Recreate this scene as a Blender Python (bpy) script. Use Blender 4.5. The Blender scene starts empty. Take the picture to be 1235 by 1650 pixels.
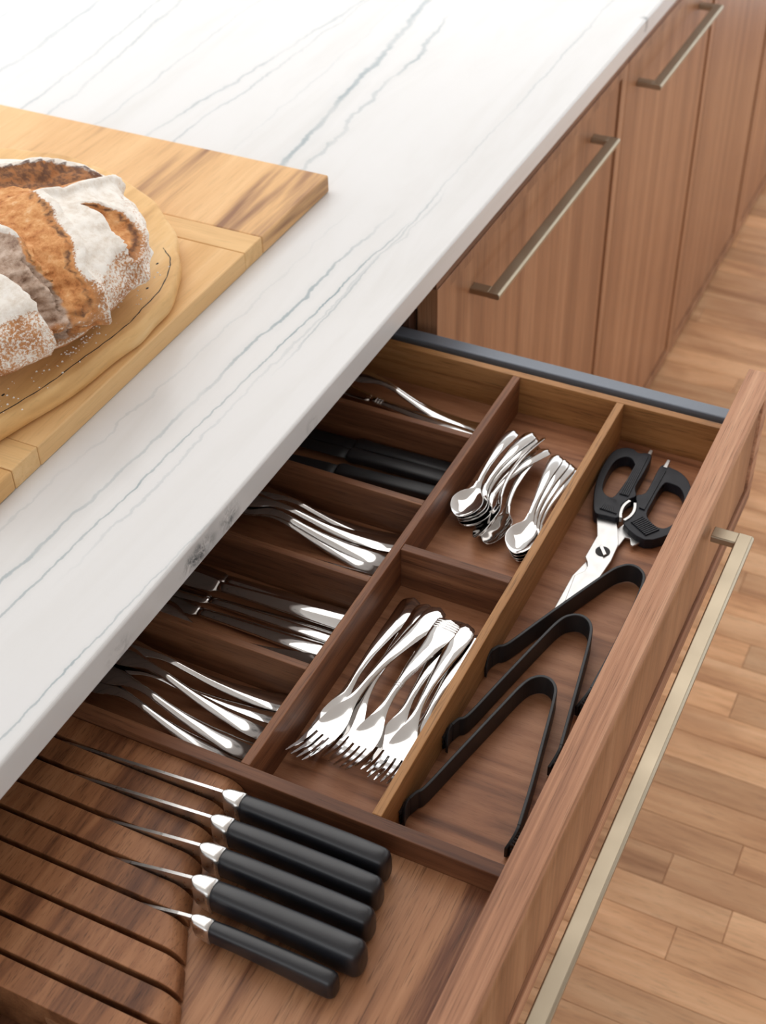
import bpy, bmesh, math, random
from mathutils import Vector, Matrix
random.seed(7)
SC = bpy.context.scene
COL = SC.collection

# ------------------------------------------------------------------ camera
cam_d = bpy.data.cameras.new('camera')
cam = bpy.data.objects.new('camera', cam_d)
COL.objects.link(cam)
RX = Vector((0.436740, -0.899403, -0.018232))
RY = Vector((-0.595685, -0.273952, -0.755056))
RZ = Vector((0.674105, 0.340624, -0.655406))
CAM_POS = Vector((0.0, -0.545, 1.71288))
M3 = Matrix((RX, -RY, -RZ)).transposed()
cam.matrix_world = Matrix.Translation(CAM_POS) @ M3.to_4x4()
cam_d.sensor_fit = 'AUTO'
cam_d.sensor_width = 36.0
cam_d.lens = 2245.486 / 1650.0 * 36.0
cam_d.clip_start = 0.02
cam_d.dof.use_dof = True
cam_d.dof.focus_distance = 1.2
cam_d.dof.aperture_fstop = 9.0
SC.camera = cam

# ------------------------------------------------------------------ light
world = bpy.data.worlds.new('world')
SC.world = world
world.use_nodes = True
bg = world.node_tree.nodes['Background']
bg.inputs[1].default_value = 1.48
bg.inputs[0].default_value = (0.95, 0.975, 1.0, 1)


def area(name, loc, target, sx, sy, power, col):
    ld = bpy.data.lights.new(name, 'AREA')
    ld.shape = 'RECTANGLE'
    ld.size = sx
    ld.size_y = sy
    ld.energy = power
    ld.color = col
    lo = bpy.data.objects.new(name, ld)
    COL.objects.link(lo)
    lo.location = loc
    lo.rotation_euler = (Vector(target) - Vector(loc)).to_track_quat('-Z', 'Y').to_euler()
    return lo


area('soft_light_panel', (2.20, 0.80, 2.56), (2.15, 0.75, 0.0), 3.0, 2.2, 33, (1.0, 0.985, 0.965))
SC.view_settings.view_transform = 'Standard'
SC.view_settings.look = 'None'
SC.view_settings.exposure = 0.21
SC.view_settings.gamma = 1.0
SC.view_settings.use_curve_mapping = False


# ------------------------------------------------------------------ node helpers
class NT:
    def __init__(self, name):
        self.m = bpy.data.materials.new(name)
        self.m.use_nodes = True
        self.t = self.m.node_tree
        self.b = self.t.nodes['Principled BSDF']

    def n(self, kind, **kw):
        nd = self.t.nodes.new(kind)
        for k, v in kw.items():
            setattr(nd, k, v)
        return nd

    def set(self, sock, v):
        if hasattr(v, 'default_value') or hasattr(v, 'is_linked'):
            self.t.links.new(v, sock)
        else:
            sock.default_value = v

    def math(self, op, a, b=None, c=None, clamp=False):
        nd = self.n('ShaderNodeMath', operation=op)
        nd.use_clamp = clamp
        self.set(nd.inputs[0], a)
        if b is not None:
            self.set(nd.inputs[1], b)
        if c is not None:
            self.set(nd.inputs[2], c)
        return nd.outputs[0]

    def noise(self, vec, scale=1.0, detail=3.0, rough=0.5, dist=0.0):
        nd = self.n('ShaderNodeTexNoise')
        self.set(nd.inputs['Vector'], vec)
        nd.inputs['Scale'].default_value = scale
        nd.inputs['Detail'].default_value = detail
        nd.inputs['Roughness'].default_value = rough
        nd.inputs['Distortion'].default_value = dist
        return nd.outputs['Fac']

    def mapping(self, vec, scale=(1, 1, 1), rot=(0, 0, 0), loc=(0, 0, 0)):
        nd = self.n('ShaderNodeMapping')
        self.set(nd.inputs['Vector'], vec)
        nd.inputs['Scale'].default_value = scale
        nd.inputs['Rotation'].default_value = rot
        nd.inputs['Location'].default_value = loc
        return nd.outputs[0]

    def ramp(self, fac, stops, interp='LINEAR'):
        nd = self.n('ShaderNodeValToRGB')
        nd.color_ramp.interpolation = interp
        e = nd.color_ramp.elements
        while len(e) > len(stops):
            e.remove(e[-1])
        while len(e) < len(stops):
            e.new(0.5)
        for el, (p, c) in zip(e, stops):
            el.position = p
            el.color = (c[0], c[1], c[2], 1) if not isinstance(c, (int, float)) else (c, c, c, 1)
        self.set(nd.inputs[0], fac)
        return nd.outputs[0]

    def mix(self, fac, a, b, mode='MIX'):
        nd = self.n('ShaderNodeMix', data_type='RGBA', blend_type=mode)
        self.set(nd.inputs[0], fac)
        for s, v in ((nd.inputs[6], a), (nd.inputs[7], b)):
            if isinstance(v, tuple):
                s.default_value = (v[0], v[1], v[2], 1)
            elif isinstance(v, (int, float)):
                s.default_value = (v, v, v, 1)
            else:
                self.t.links.new(v, s)
        return nd.outputs[2]

    def map(self, v, a, b, c=0.0, d=1.0, smooth=False):
        nd = self.n('ShaderNodeMapRange')
        if smooth:
            nd.interpolation_type = 'SMOOTHSTEP'
        self.set(nd.inputs[0], v)
        for i, x in zip((1, 2, 3, 4), (a, b, c, d)):
            nd.inputs[i].default_value = x
        return nd.outputs[0]

    def bump(self, h, strength, dist):
        nd = self.n('ShaderNodeBump')
        nd.inputs['Strength'].default_value = strength
        nd.inputs['Distance'].default_value = dist
        self.set(nd.inputs['Height'], h)
        self.t.links.new(nd.outputs[0], self.b.inputs['Normal'])

    def out(self, color=None, rough=None, metal=None, spec=None):
        for k, v in (('Base Color', color), ('Roughness', rough), ('Metallic', metal), ('Specular IOR Level', spec)):
            if v is None:
                continue
            s = self.b.inputs[k]
            if isinstance(v, tuple):
                s.default_value = (v[0], v[1], v[2], 1)
            else:
                self.set(s, v)
        return self.m


def wood(name, axis, dark, mid, light, across=24.0, along=1.3, dist=0.7, rough=0.42, vary=0.16, pores=0.55,
         lohi=(0.30, 0.50, 0.70), wave=0.0, blotch=0.0):
    t = NT(name)
    tc = t.n('ShaderNodeTexCoord').outputs['Object']
    rnd = t.n('ShaderNodeObjectInfo').outputs['Random']
    off = t.n('ShaderNodeCombineXYZ')
    for i, k in enumerate((7.3, 5.1, 9.7)):
        t.set(off.inputs[i], t.math('MULTIPLY', rnd, k))
    add = t.n('ShaderNodeVectorMath', operation='ADD')
    t.set(add.inputs[0], tc)
    t.set(add.inputs[1], off.outputs[0])
    v = add.outputs[0]

    def sc(al, ac):
        s = [ac, ac, ac]
        s['XYZ'.index(axis)] = al
        return tuple(s)
    n1 = t.noise(t.mapping(v, sc(along, across)), 1.0, 4.0, 0.55, dist)
    n2 = t.noise(t.mapping(v, sc(along * 2.5, across * 5.5)), 1.0, 3.0, 0.6, 0.3)
    n3 = t.noise(t.mapping(v, sc(along * 22, across * 32)), 1.0, 2.0, 0.6)
    f = t.math('MULTIPLY_ADD', t.math('SUBTRACT', n2, 0.5), 0.45, n1)
    if wave:
        w = t.n('ShaderNodeTexWave', wave_type='BANDS', bands_direction={'X': 'Y', 'Y': 'X', 'Z': 'X'}[axis])
        t.set(w.inputs['Vector'], t.mapping(v, sc(along * 3.2, across * 1.9)))
        w.inputs['Scale'].default_value = 0.35
        w.inputs['Distortion'].default_value = 7.0
        w.inputs['Detail'].default_value = 2.0
        w.inputs['Detail Scale'].default_value = 0.7
        f = t.math('MULTIPLY_ADD', t.math('SUBTRACT', w.outputs['Fac'], 0.5), wave, f)
    c = t.ramp(f, [(lohi[0], dark), (lohi[1], mid), (lohi[2], light)])
    p = t.map(n3, 0.30, 0.46, pores, 1.0)
    c = t.mix(1.0, c, p, 'MULTIPLY')
    br = t.map(rnd, 0.0, 1.0, 1.0 - vary, 1.0 + vary)
    c = t.mix(1.0, c, br, 'MULTIPLY')
    if blotch:
        nb = t.noise(t.mapping(v, sc(4.0, 9.0)), 1.0, 2.0, 0.5, 0.5)
        c = t.mix(t.map(nb, 0.52, 0.72, 0.0, blotch), c, dark)
    t.bump(n3, 0.12, 0.0006)
    return t.out(c, rough, None, 0.28)


WALNUT = ((0.078, 0.028, 0.014), (0.178, 0.072, 0.034), (0.285, 0.128, 0.062))
WAL_X = wood('walnut_grain_along', 'X', *WALNUT)
WAL_Y = wood('walnut_grain_across', 'Y', *WALNUT)
WAL_Z = wood('walnut_front_vertical', 'Z', (0.25, 0.110, 0.052), (0.345, 0.162, 0.080), (0.43, 0.220, 0.116),
             across=30, along=0.5, dist=0.3, vary=0.05, rough=0.36)
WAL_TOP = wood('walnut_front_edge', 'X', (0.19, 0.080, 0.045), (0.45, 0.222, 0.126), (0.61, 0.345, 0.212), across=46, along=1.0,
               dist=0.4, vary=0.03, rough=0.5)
WAL_GOLD = wood('walnut_golden', 'X', (0.21, 0.088, 0.030), (0.36, 0.170, 0.060), (0.46, 0.235, 0.095), vary=0.04, rough=0.45)
WAL_GOLDY = wood('walnut_golden_across', 'Y', (0.21, 0.088, 0.030), (0.36, 0.170, 0.060), (0.46, 0.235, 0.095), vary=0.04, rough=0.45)
WAL_FLOOR = wood('walnut_tray_base', 'Y', (0.14, 0.054, 0.027), (0.31, 0.134, 0.066), (0.41, 0.195, 0.102), across=26, along=3.0,
                 dist=1.4, vary=0.03, wave=0.10, lohi=(0.25, 0.46, 0.70), pores=0.8)
WAL_PANEL = wood('walnut_drawer_panel', 'X', (0.16, 0.062, 0.032), (0.40, 0.190, 0.094), (0.53, 0.275, 0.145), across=22, along=1.6,
                 dist=0.6, vary=0.02, lohi=(0.33, 0.47, 0.66))
WAL_BLOCK = wood('walnut_knife_block', 'X', (0.125, 0.046, 0.020), (0.29, 0.122, 0.053), (0.40, 0.185, 0.086), across=26, along=4.0,
                 dist=0.5, vary=0.06)
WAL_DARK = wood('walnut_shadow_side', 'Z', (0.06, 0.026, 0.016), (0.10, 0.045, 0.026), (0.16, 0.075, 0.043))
OAK = wood('floor_oak', 'Y', (0.44, 0.215, 0.100), (0.68, 0.385, 0.200), (0.80, 0.500, 0.285), across=15, along=1.6, dist=0.9,
           rough=0.42, vary=0.20, pores=0.80, lohi=(0.27, 0.47, 0.70), blotch=0.65)
BOARD = wood('maple_board_figured', 'X', (0.27, 0.135, 0.070), (0.66, 0.395, 0.180), (0.76, 0.490, 0.245), across=11, along=1.4, dist=0.9,
             rough=0.5, vary=0.05, pores=0.9, lohi=(0.27, 0.44, 0.66))
BOARD_PLAIN = wood('maple_board_plain', 'X', (0.60, 0.335, 0.120), (0.70, 0.425, 0.180), (0.78, 0.510, 0.245), across=14, along=1.2,
                   dist=0.5, rough=0.5, vary=0.05, pores=0.9)
BOARD_BATTEN = wood('maple_batten', 'Y', (0.62, 0.375, 0.160), (0.73, 0.470, 0.215), (0.80, 0.550, 0.280), across=14, along=1.2,
                    dist=0.5, rough=0.5, vary=0.05, pores=0.9)
ROUND = wood('olive_round_board', 'X', (0.50, 0.270, 0.095), (0.72, 0.450, 0.190), (0.80, 0.560, 0.285), across=9, along=2.0, dist=1.2,
             rough=0.55, vary=0.02, pores=0.92)


def simple(name, col, rough, metal=0.0, spec=0.5, nz=0.0, nscale=60.0):
    t = NT(name)
    tc = t.n('ShaderNodeTexCoord').outputs['Object']
    n = t.noise(tc, nscale, 3.0, 0.5)
    r = t.map(n, 0.3, 0.7, max(0.02, rough - 0.04), rough + 0.04)
    c = t.mix(t.map(n, 0.3, 0.7, 0.0, nz), col, tuple(x * 0.6 for x in col))
    return t.out(c, r, metal, spec)


STEEL = simple('polished_steel', (0.74, 0.73, 0.72), 0.065, 1.0, nz=0.05, nscale=25)
SATIN = simple('satin_steel', (0.78, 0.77, 0.75), 0.30, 1.0, nz=0.08, nscale=200)
BRIGHT = simple('bright_blade_steel', (0.56, 0.555, 0.545), 0.36, 1.0, nz=0.03, nscale=120)
BLACK = simple('black_handle_plastic', (0.012, 0.013, 0.017), 0.36, 0.0, 0.6, nz=0.2, nscale=40)
BLACK2 = simple('black_matte_plastic', (0.018, 0.018, 0.020), 0.42, 0.0, 0.38, nz=0.2, nscale=40)
BLACKRUB = simple('black_scissor_grip', (0.012, 0.013, 0.019), 0.42, 0.0, 0.28, nz=0.2, nscale=50)
RAIL = simple('grey_painted_rail', (0.17, 0.195, 0.235), 0.38, 0.1, 0.5, nz=0.05, nscale=300)
BRASS = simple('champagne_bronze', (0.40, 0.338, 0.250), 0.36, 1.0, nz=0.12, nscale=18)
DARKM = simple('dark_interior', (0.02, 0.018, 0.018), 0.7)


def marble():
    t = NT('veined_quartzite')
    tc = t.n('ShaderNodeTexCoord').outputs['Object']
    sep = t.n('ShaderNodeSeparateXYZ')
    t.set(sep.inputs[0], tc)
    X, Y, Zc = sep.outputs
    w1 = t.noise(t.mapping(tc, (7, 7, 7)), 1.0, 6.0, 0.62)
    w2 = t.noise(t.mapping(tc, (60, 60, 60)), 1.0, 3.0, 0.6)
    wig = t.math('MULTIPLY', t.math('SUBTRACT', w1, 0.5), 0.036)
    wig2 = t.math('MULTIPLY', t.math('SUBTRACT', w2, 0.5), 0.006)
    pres = t.noise(t.mapping(tc, (5, 12, 5), loc=(3, 1, 0)), 1.0, 3.0, 0.6)
    total = None
    # (x ref, y ref, slope, half width, strength, wiggle scale, xmin, xmax)
    veins = [(0.60, 0.0935, -0.043, 0.0012, 1.1, 0.35, -9, 1.30), (0.60, 0.118, -0.040, 0.0021, 0.9, 0.9, -9, 1.32),
             (0.60, 0.0075, -0.044, 0.0010, 0.85, 0.45, -9, 0.78), (0.75, 0.072, -0.030, 0.0016, 0.35, 1.0, 0.66, 1.4),
             (1.30, 0.061, 0.010, 0.0014, 0.60, 0.5, 1.0, 9), (1.38, 0.272, 0.090, 0.0048, 1.0, 1.6, 0.2, 9),
             (1.38, 0.238, 0.05, 0.0034, 0.8, 1.9, 0.2, 1.9), (1.38, 0.459, -0.09, 0.0024, 0.70, 1.2, 0.2, 9),
             (1.38, 0.422, -0.03, 0.0018, 0.55, 1.0, 0.2, 9), (1.38, 0.664, 0.086, 0.0022, 0.55, 1.0, 0.2, 9),
             (1.38, 0.622, 0.110, 0.0024, 0.60, 1.2, 0.2, 9), (1.38, 0.757, 0.087, 0.0045, 0.50, 1.4, 0.2, 9),
             (1.38, 0.545, 0.035, 0.0018, 0.45, 1.0, 0.2, 9), (1.60, 0.889, -0.05, 0.0030, 0.5, 1.2, 0.2, 9),
             (1.40, 0.345, 0.02, 0.0014, 0.25, 1.2, 0.2, 9), (0.9, 0.150, -0.05, 0.0016, 0.3, 1.4, 0.5, 1.3)]
    for (x0, y0, sl, hw, st, ws, xa, xb) in veins:
        line = t.math('MULTIPLY_ADD', t.math('SUBTRACT', X, x0), sl, y0)
        d = t.math('SUBTRACT', Y, line)
        d = t.math('MULTIPLY_ADD', wig, ws, d)
        d = t.math('ABSOLUTE', t.math('ADD', d, wig2))
        m = t.map(d, hw * 0.25, hw * 1.5, 1.0, 0.0, True)
        halo = t.map(d, 0.0, hw * 6, 0.12, 0.0, True)
        m = t.math('MAXIMUM', m, halo)
        m = t.math('MULTIPLY', m, t.map(pres, 0.36, 0.64, st * 0.25, st * 0.92))
        if xa > -5:
            m = t.math('MULTIPLY', m, t.map(X, xa - 0.05, xa + 0.05))
        if xb < 5:
            m = t.math('MULTIPLY', m, t.map(X, xb - 0.06, xb, 1.0, 0.0))
        total = m if total is None else t.math('MAXIMUM', total, m)
    soft = t.noise(t.mapping(tc, (2.2, 16, 16)), 1.0, 4.0, 0.6, 0.6)
    spk = t.noise(tc, 330.0, 2.0, 0.5)
    base = t.ramp(soft, [(0.25, (0.66, 0.655, 0.645)), (0.5, (0.71, 0.71, 0.71)), (0.75, (0.72, 0.72, 0.725))])
    base = t.mix(t.map(spk, 0.62, 0.75, 0.0, 0.10), base, (0.62, 0.60, 0.56))
    col = t.mix(total, base, (0.27, 0.335, 0.365))
    # dark mineral blotch where a vein breaks out of the front edge
    bn = t.noise(t.mapping(tc, (45, 45, 45)), 1.0, 5.0, 0.7, 0.8)
    for (bx, by, bz, sx, sy, sz, st) in ((0.722, 0.0, 0.897, 0.030, 0.016, 0.012, 0.95), (0.775, 0.0, 0.897, 0.018, 0.008, 0.015, 0.8),
                                         (1.975, 0.0, 0.90, 0.012, 0.012, 0.03, 0.75), (0.93, 0, 0.893, 0.012, 0.008, 0.01, 0.4),
                                         (0.60, 0, 0.893, 0.02, 0.006, 0.012, 0.35)):
        a = t.math('DIVIDE', t.math('SUBTRACT', X, bx), sx)
        b = t.math('DIVIDE', t.math('SUBTRACT', Y, by), sy)
        c = t.math('DIVIDE', t.math('SUBTRACT', Zc, bz), sz)
        r = t.math('SQRT', t.math('ADD', t.math('MULTIPLY', a, a), t.math('ADD', t.math('MULTIPLY', b, b), t.math('MULTIPLY', c, c))))
        f = t.math('MULTIPLY', t.map(r, 0.3, 1.25, 1.0, 0.0, True), t.map(bn, 0.42, 0.60, 0.0, st))
        col = t.mix(f, col, (0.10, 0.115, 0.12))
    return t.out(col, 0.22, 0.0, 0.35)


MARBLE = marble()


# ------------------------------------------------------------------ mesh helpers
class MB:
    def __init__(self):
        self.v = []
        self.f = []

    def box(self, x0, x1, y0, y1, z0, z1):
        i = len(self.v)
        self.v += [(x0, y0, z0), (x1, y0, z0), (x1, y1, z0), (x0, y1, z0), (x0, y0, z1), (x1, y0, z1), (x1, y1, z1), (x0, y1, z1)]
        self.f += [tuple(i + k for k in q) for q in ((0, 3, 2, 1), (4, 5, 6, 7), (0, 1, 5, 4), (1, 2, 6, 5), (2, 3, 7, 6), (3, 0, 4, 7))]
        return self

    def prism(self, pts, z0, z1):
        """vertical extrusion of a plan outline"""
        area2 = sum(pts[k][0] * pts[(k + 1) % len(pts)][1] - pts[(k + 1) % len(pts)][0] * pts[k][1] for k in range(len(pts)))
        if area2 < 0:
            pts = pts[::-1]
        i, n = len(self.v), len(pts)
        self.v += [(p[0], p[1], z0) for p in pts] + [(p[0], p[1], z1) for p in pts]
        self.f.append(tuple(i + k for k in range(n))[::-1])
        self.f.append(tuple(i + n + k for k in range(n)))
        for k in range(n):
            j = (k + 1) % n
            self.f.append((i + k, i + j, i + n + j, i + n + k))
        return self

    def rings(self, rings, cap=True, loop=False, c0=True, c1=True):
        i, n = len(self.v), len(rings[0])
        for r in rings:
            self.v += [tuple(p) for p in r]
        m = len(rings)
        for a in range(m if loop else m - 1):
            b = (a + 1) % m
            for k in range(n):
                j = (k + 1) % n
                self.f.append((i + a * n + k, i + a * n + j, i + b * n + j, i + b * n + k))
        if cap and not loop:
            if c0:
                self.f.append(tuple(i + k for k in range(n))[::-1])
            if c1:
                self.f.append(tuple(i + (m - 1) * n + k for k in range(n)))
        return self

    def mesh(self, name, shift=(0, 0, 0)):
        me = bpy.data.meshes.new(name)
        s = shift
        me.from_pydata([(a - s[0], b - s[1], c - s[2]) for a, b, c in self.v], [], self.f)
        bm = bmesh.new()
        bm.from_mesh(me)
        bmesh.ops.recalc_face_normals(bm, faces=bm.faces)
        bm.to_mesh(me)
        bm.free()
        me.update()
        return me

    def build(self, name, mat, parent=None, bevel=0.0, smooth=False, segs=2, subsurf=0, shift=None, angle=40):
        sh = shift if shift is not None else (world_loc(parent) if parent else (0, 0, 0))
        me = self.mesh(name, sh)
        me.materials.append(mat)
        o = bpy.data.objects.new(name, me)
        COL.objects.link(o)
        if parent:
            o.parent = parent
        if smooth:
            for p in me.polygons:
                p.use_smooth = True
        if bevel:
            b = o.modifiers.new('bevel', 'BEVEL')
            b.width = bevel
            b.segments = segs
            b.limit_method = 'ANGLE'
            b.angle_limit = math.radians(angle)
            b.harden_normals = False
        if subsurf:
            s = o.modifiers.new('sub', 'SUBSURF')
            s.levels = subsurf
            s.render_levels = subsurf
        return o


def world_loc(o):
    p = Vector((0, 0, 0))
    while o:
        p += o.location
        o = o.parent
    return tuple(p)


def tag(o, label=None, cat=None, group=None, kind=None):
    for k, v in (('label', label), ('category', cat), ('group', group), ('kind', kind)):
        if v:
            o[k] = v
    return o


def thing(name, label, cat, loc=(0, 0, 0), rz=0.0, group=None):
    o = bpy.data.objects.new(name, None)
    o.empty_display_size = 0.02
    COL.objects.link(o)
    o.location = loc
    o.rotation_euler = (0, 0, rz)
    return tag(o, label, cat, group)


def kids(o):
    return [c for c in bpy.data.objects if c.parent == o]


def copy_tree(o, parent=None):
    ch = kids(o)
    c = o.copy()
    COL.objects.link(c)
    if parent:
        c.parent = parent
    for k in ch:
        copy_tree(k, c)
    return c


# ------------------------------------------------------------------ floor
fl = MB().box(-0.6, 4.6, -1.7, 0.9, -0.03, -0.0022).build('floor', WAL_PANEL)
tag(fl, kind='structure')
PW = 0.0572
protos = {}
rows = int((4.0 - 0.62) / PW)
for i in range(rows):
    x0 = 1.6 - 17 * PW + i * PW
    y = -0.86 + random.uniform(-0.5, 0.0)
    if abs(x0 - 1.543) < 0.02:
        cuts = [-1.1, -0.374, 0.35]
    elif abs(x0 - 1.142) < 0.03:
        cuts = [-1.2, -0.474, 0.2]
    else:
        cuts = [y]
        while cuts[-1] < 0.10:
            cuts.append(cuts[-1] + random.choice((0.42, 0.6, 0.78, 0.96)))
    for a, b in zip(cuts[:-1], cuts[1:]):
        L = round(b - a, 3)
        key = L
        if key not in protos:
            me = MB().box(0.0003, PW - 0.0003, 0.0004, L - 0.0004, -0.0021, 0.0).mesh('plank')
            me.materials.append(OAK)
            bm = bmesh.new()
            bm.from_mesh(me)
            top = [e for e in bm.edges if all(v.co.z > -0.001 for v in e.verts)]
            bmesh.ops.bevel(bm, geom=top, offset=0.0005, segments=1, affect='EDGES')
            bm.to_mesh(me)
            bm.free()
            protos[key] = me
        p = bpy.data.objects.new('plank', protos[key])
        COL.objects.link(p)
        p.parent = fl
        p.location = (x0, a, random.uniform(-0.0003, 0.0))


CEIL = simple('ceiling_paint', (0.50, 0.47, 0.44), 0.85)
tag(MB().box(-2.6, 5.6, -2.6, 3.4, 2.62, 2.70).build('ceiling', CEIL), kind='structure')
WALL = simple('shade_wall_warm_grey', (0.40, 0.34, 0.28), 0.8)

tag(MB().box(-2.7, 2.3, -2.7, -2.6, -0.03, 2.62).build('shade_wall', WALL), kind='structure')  # unseen part-width wall, added to dim the near fronts and counter edge

# ------------------------------------------------------------------ kitchen island cabinets
YF = 0.012            # plane of the closed fronts
ZT = 0.857            # top of the fronts


def slim_front(x0, x1, z0, z1, yf, th=0.0258, top=0.015, side=0.026, bot=0.026, rec=0.0130):
    """front with a narrow raised frame around a sunken field, as one closed mesh"""
    m = MB()
    xi0, xi1, zi0, zi1 = x0 + side, x1 - side, z0 + bot, z1 - top
    yb = yf + th
    o = [(x0, yf, z0), (x1, yf, z0), (x1, yf, z1), (x0, yf, z1)]
    n = [(xi0, yf, zi0), (xi1, yf, zi0), (xi1, yf, zi1), (xi0, yf, zi1)]
    r = [(a, yf + rec, c) for a, b, c in n]
    b = [(a, yb, c) for a, _, c in o]
    m.v = o + n + r + b
    for k in range(4):
        j = (k + 1) % 4
        m.f += [(k, j, 4 + j, 4 + k), (4 + k, 4 + j, 8 + j, 8 + k), (k, 12 + k, 12 + j, j)]
    m.f += [(8, 9, 10, 11), (15, 14, 13, 12)]
    return m


def field(x0, x1, z0, z1, yf, parent, top=0.015, side=0.026, bot=0.026, gap=0.0032):
    m = MB().box(x0 + side + gap, x1 - side - gap, yf + 0.0030, yf + 0.0125, z0 + bot + gap, z1 - top - gap)
    return m.build('front_field', WAL_Z, parent, bevel=0.0005)


def pull(x0, x1, yface, zc, parent, name='handle'):
    """squared bow handle: bar and two posts in one mitred piece; outer edge chamfered"""
    m = MB()
    t = 0.0085
    d = 0.039
    w = 0.016

    def ring(p, q, u, c=0.0016):
        # rectangular section with clipped corners between depth limits p..q
        return p, q
    zt, zb = zc + t / 2, zc - t / 2
    yo = yface - d
    # bar with chamfer, as a loft along x
    prof = [(yo + 0.002, zt), (yo, zt - 0.0022), (yo, zb + 0.0015), (yo + 0.0015, zb), (yo + w - 0.0015, zb), (yo + w, zb + 0.0015),
            (yo + w, zt - 0.001), (yo + w - 0.001, zt)]
    m.rings([[(x, a, b) for a, b in prof] for x in (x0, x0 + 0.002, x1 - 0.002, x1)])
    for xa in (x0, x1 - w):
        pr = [(xa + 0.001, zt), (xa, zt - 0.001), (xa, zb + 0.001), (xa + 0.001, zb), (xa + w - 0.001, zb), (xa + w, zb + 0.001),
              (xa + w, zt - 0.001), (xa + w - 0.001, zt)]
        m.rings([[(a, y, b) for a, b in pr] for y in (yo + w - 0.001, yface)])
    return m.build(name, BRASS, parent, bevel=0.0006, segs=2)


def cabinet(name, label, x0, x1, handle=None):
    c = thing(name, label, 'cabinet', ((x0 + x1) / 2, 0.3, 0.0))
    b = MB()
    b.box(x0 + 0.001, x1 - 0.001, YF + 0.028, 0.62, 0.004, 0.875)
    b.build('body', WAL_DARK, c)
    MB().box(x0 + 0.0005, x1 - 0.0005, YF + 0.001, YF + 0.0279, ZT + 0.0010, 0.8830).build('top_rail', WAL_X, c)
    f = slim_front(x0 + 0.0012, x1 - 0.0012, 0.006, ZT, YF).build('door', WAL_Z, c, bevel=0.0007)
    field(x0 + 0.0012, x1 - 0.0012, 0.006, ZT, YF, f)
    if handle:
        h = pull(handle[0], handle[1], YF + 0.003, 0.797, f)
        tag(h, 'champagne bronze bow handle')
    return c


cabinet('base_cabinet', 'closed walnut cabinet with bow handle right behind the open drawer', 1.2535, 1.9480, (1.358, 1.816))
cabinet('base_cabinet', 'second closed walnut cabinet, cut off handle at the top of the picture', 1.9480, 2.4770, (2.010, 2.362))
cabinet('base_cabinet', 'third closed walnut cabinet along the island, no handle in view', 2.4770, 3.0080, (2.570, 2.920))
cabinet('base_cabinet', 'farthest walnut cabinet at the top right corner above the floor', 3.0080, 3.6000)

DX0, DX1 = 0.252, 1.250
dc = thing('drawer_cabinet', 'walnut island cabinet with its top drawer pulled open', 'cabinet', (0.75, 0.3, 0.0))
for xa, xb in ((0.2365, 0.2515), (1.2378, 1.2525)):
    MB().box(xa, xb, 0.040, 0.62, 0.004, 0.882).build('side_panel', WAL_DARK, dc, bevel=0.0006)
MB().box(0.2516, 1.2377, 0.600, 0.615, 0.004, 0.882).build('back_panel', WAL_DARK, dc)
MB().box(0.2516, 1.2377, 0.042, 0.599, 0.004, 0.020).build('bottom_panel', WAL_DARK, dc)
lf = slim_front(DX0, DX1, 0.006, 0.684, YF).build('lower_front', WAL_Z, dc, bevel=0.0007)
field(DX0, DX1, 0.006, 0.684, YF, lf)
# drawer: base, rails, back, front, handle
YI, YO = -0.3507, -0.3765
dr = MB().box(0.2685, 1.2172, YI + 0.0005, 0.150, 0.740, 0.7545).build('drawer', WAL_X, dc)
tag(dr, 'open drawer with walnut bottom')
for xa, xb in ((0.2500, 0.2680), (1.2176, 1.2352)):
    MB().box(xa, xb, YI + 0.0003, 0.150, 0.7200, 0.8105).build('side_rail', RAIL, dr, bevel=0.0012)
MB().box(0.2685, 1.2172, 0.1505, 0.1640, 0.740, 0.800).build('drawer_back', WAL_X, dr)
ff = slim_front(DX0, DX1, 0.688, ZT, YO, th=YI - YO, bot=0.027)
ff.build('drawer_front', WAL_TOP, dr, bevel=0.0009)
field(DX0, DX1, 0.688, ZT, YO, dr, bot=0.027)
pull(0.446, 1.056, YO, 0.7965, dr)

# ------------------------------------------------------------------ countertop
slab = MB()
slab.box(-0.55, 3.75, 0.0, 1.28, 0.8832, 0.915)
ct = slab.build('countertop', MARBLE, bevel=0.0035, segs=4)
tag(ct, 'white stone worktop with thin grey blue veins over the drawer', 'countertop')

# ------------------------------------------------------------------ cutlery tray
ZTR, ZFL = 0.8105, 0.7612
tray = thing('cutlery_tray', 'walnut divided cutlery insert inside the open drawer', 'drawer organizer', (0.9, -0.12, 0.7546))
MB().box(0.5858, 1.2058, -0.3500, 0.1445, 0.7546, ZFL).build('tray_base', WAL_FLOOR, tray)
YM0, YM1 = -0.1148, -0.1063
YR0, YR1 = -0.2351, -0.2267
BV = 0.0007
MB().box(0.5855, 0.5975, -0.3502, 0.1445, ZFL, ZTR).build('end_wall', WAL_Y, tray, bevel=BV)
MB().box(1.1970, 1.2062, -0.3502, 0.1445, ZFL, ZTR).build('end_wall', WAL_GOLDY, tray, bevel=BV)
MB().box(0.5976, 1.1969, 0.1345, 0.1440, ZFL, ZTR).build('back_wall', WAL_X, tray, bevel=BV)
MB().box(0.5976, 1.1969, YM0, YM1, ZFL, ZTR).build('long_divider', WAL_X, tray, bevel=BV)
tag(MB().box(0.5976, 1.1969, YR0, YR1, ZFL, ZTR).build('long_divider', WAL_GOLD, tray, bevel=BV), 'golden brown divider strip')
for xa, xb in ((1.0735, 1.0815), (0.9540, 0.9625), (0.8335, 0.8415), (0.7110, 0.7190)):
    MB().box(xa, xb, YM1 + 0.0001, 0.1344, ZFL, ZTR - 0.0008).build('short_divider', WAL_Y, tray, bevel=BV)
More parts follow.
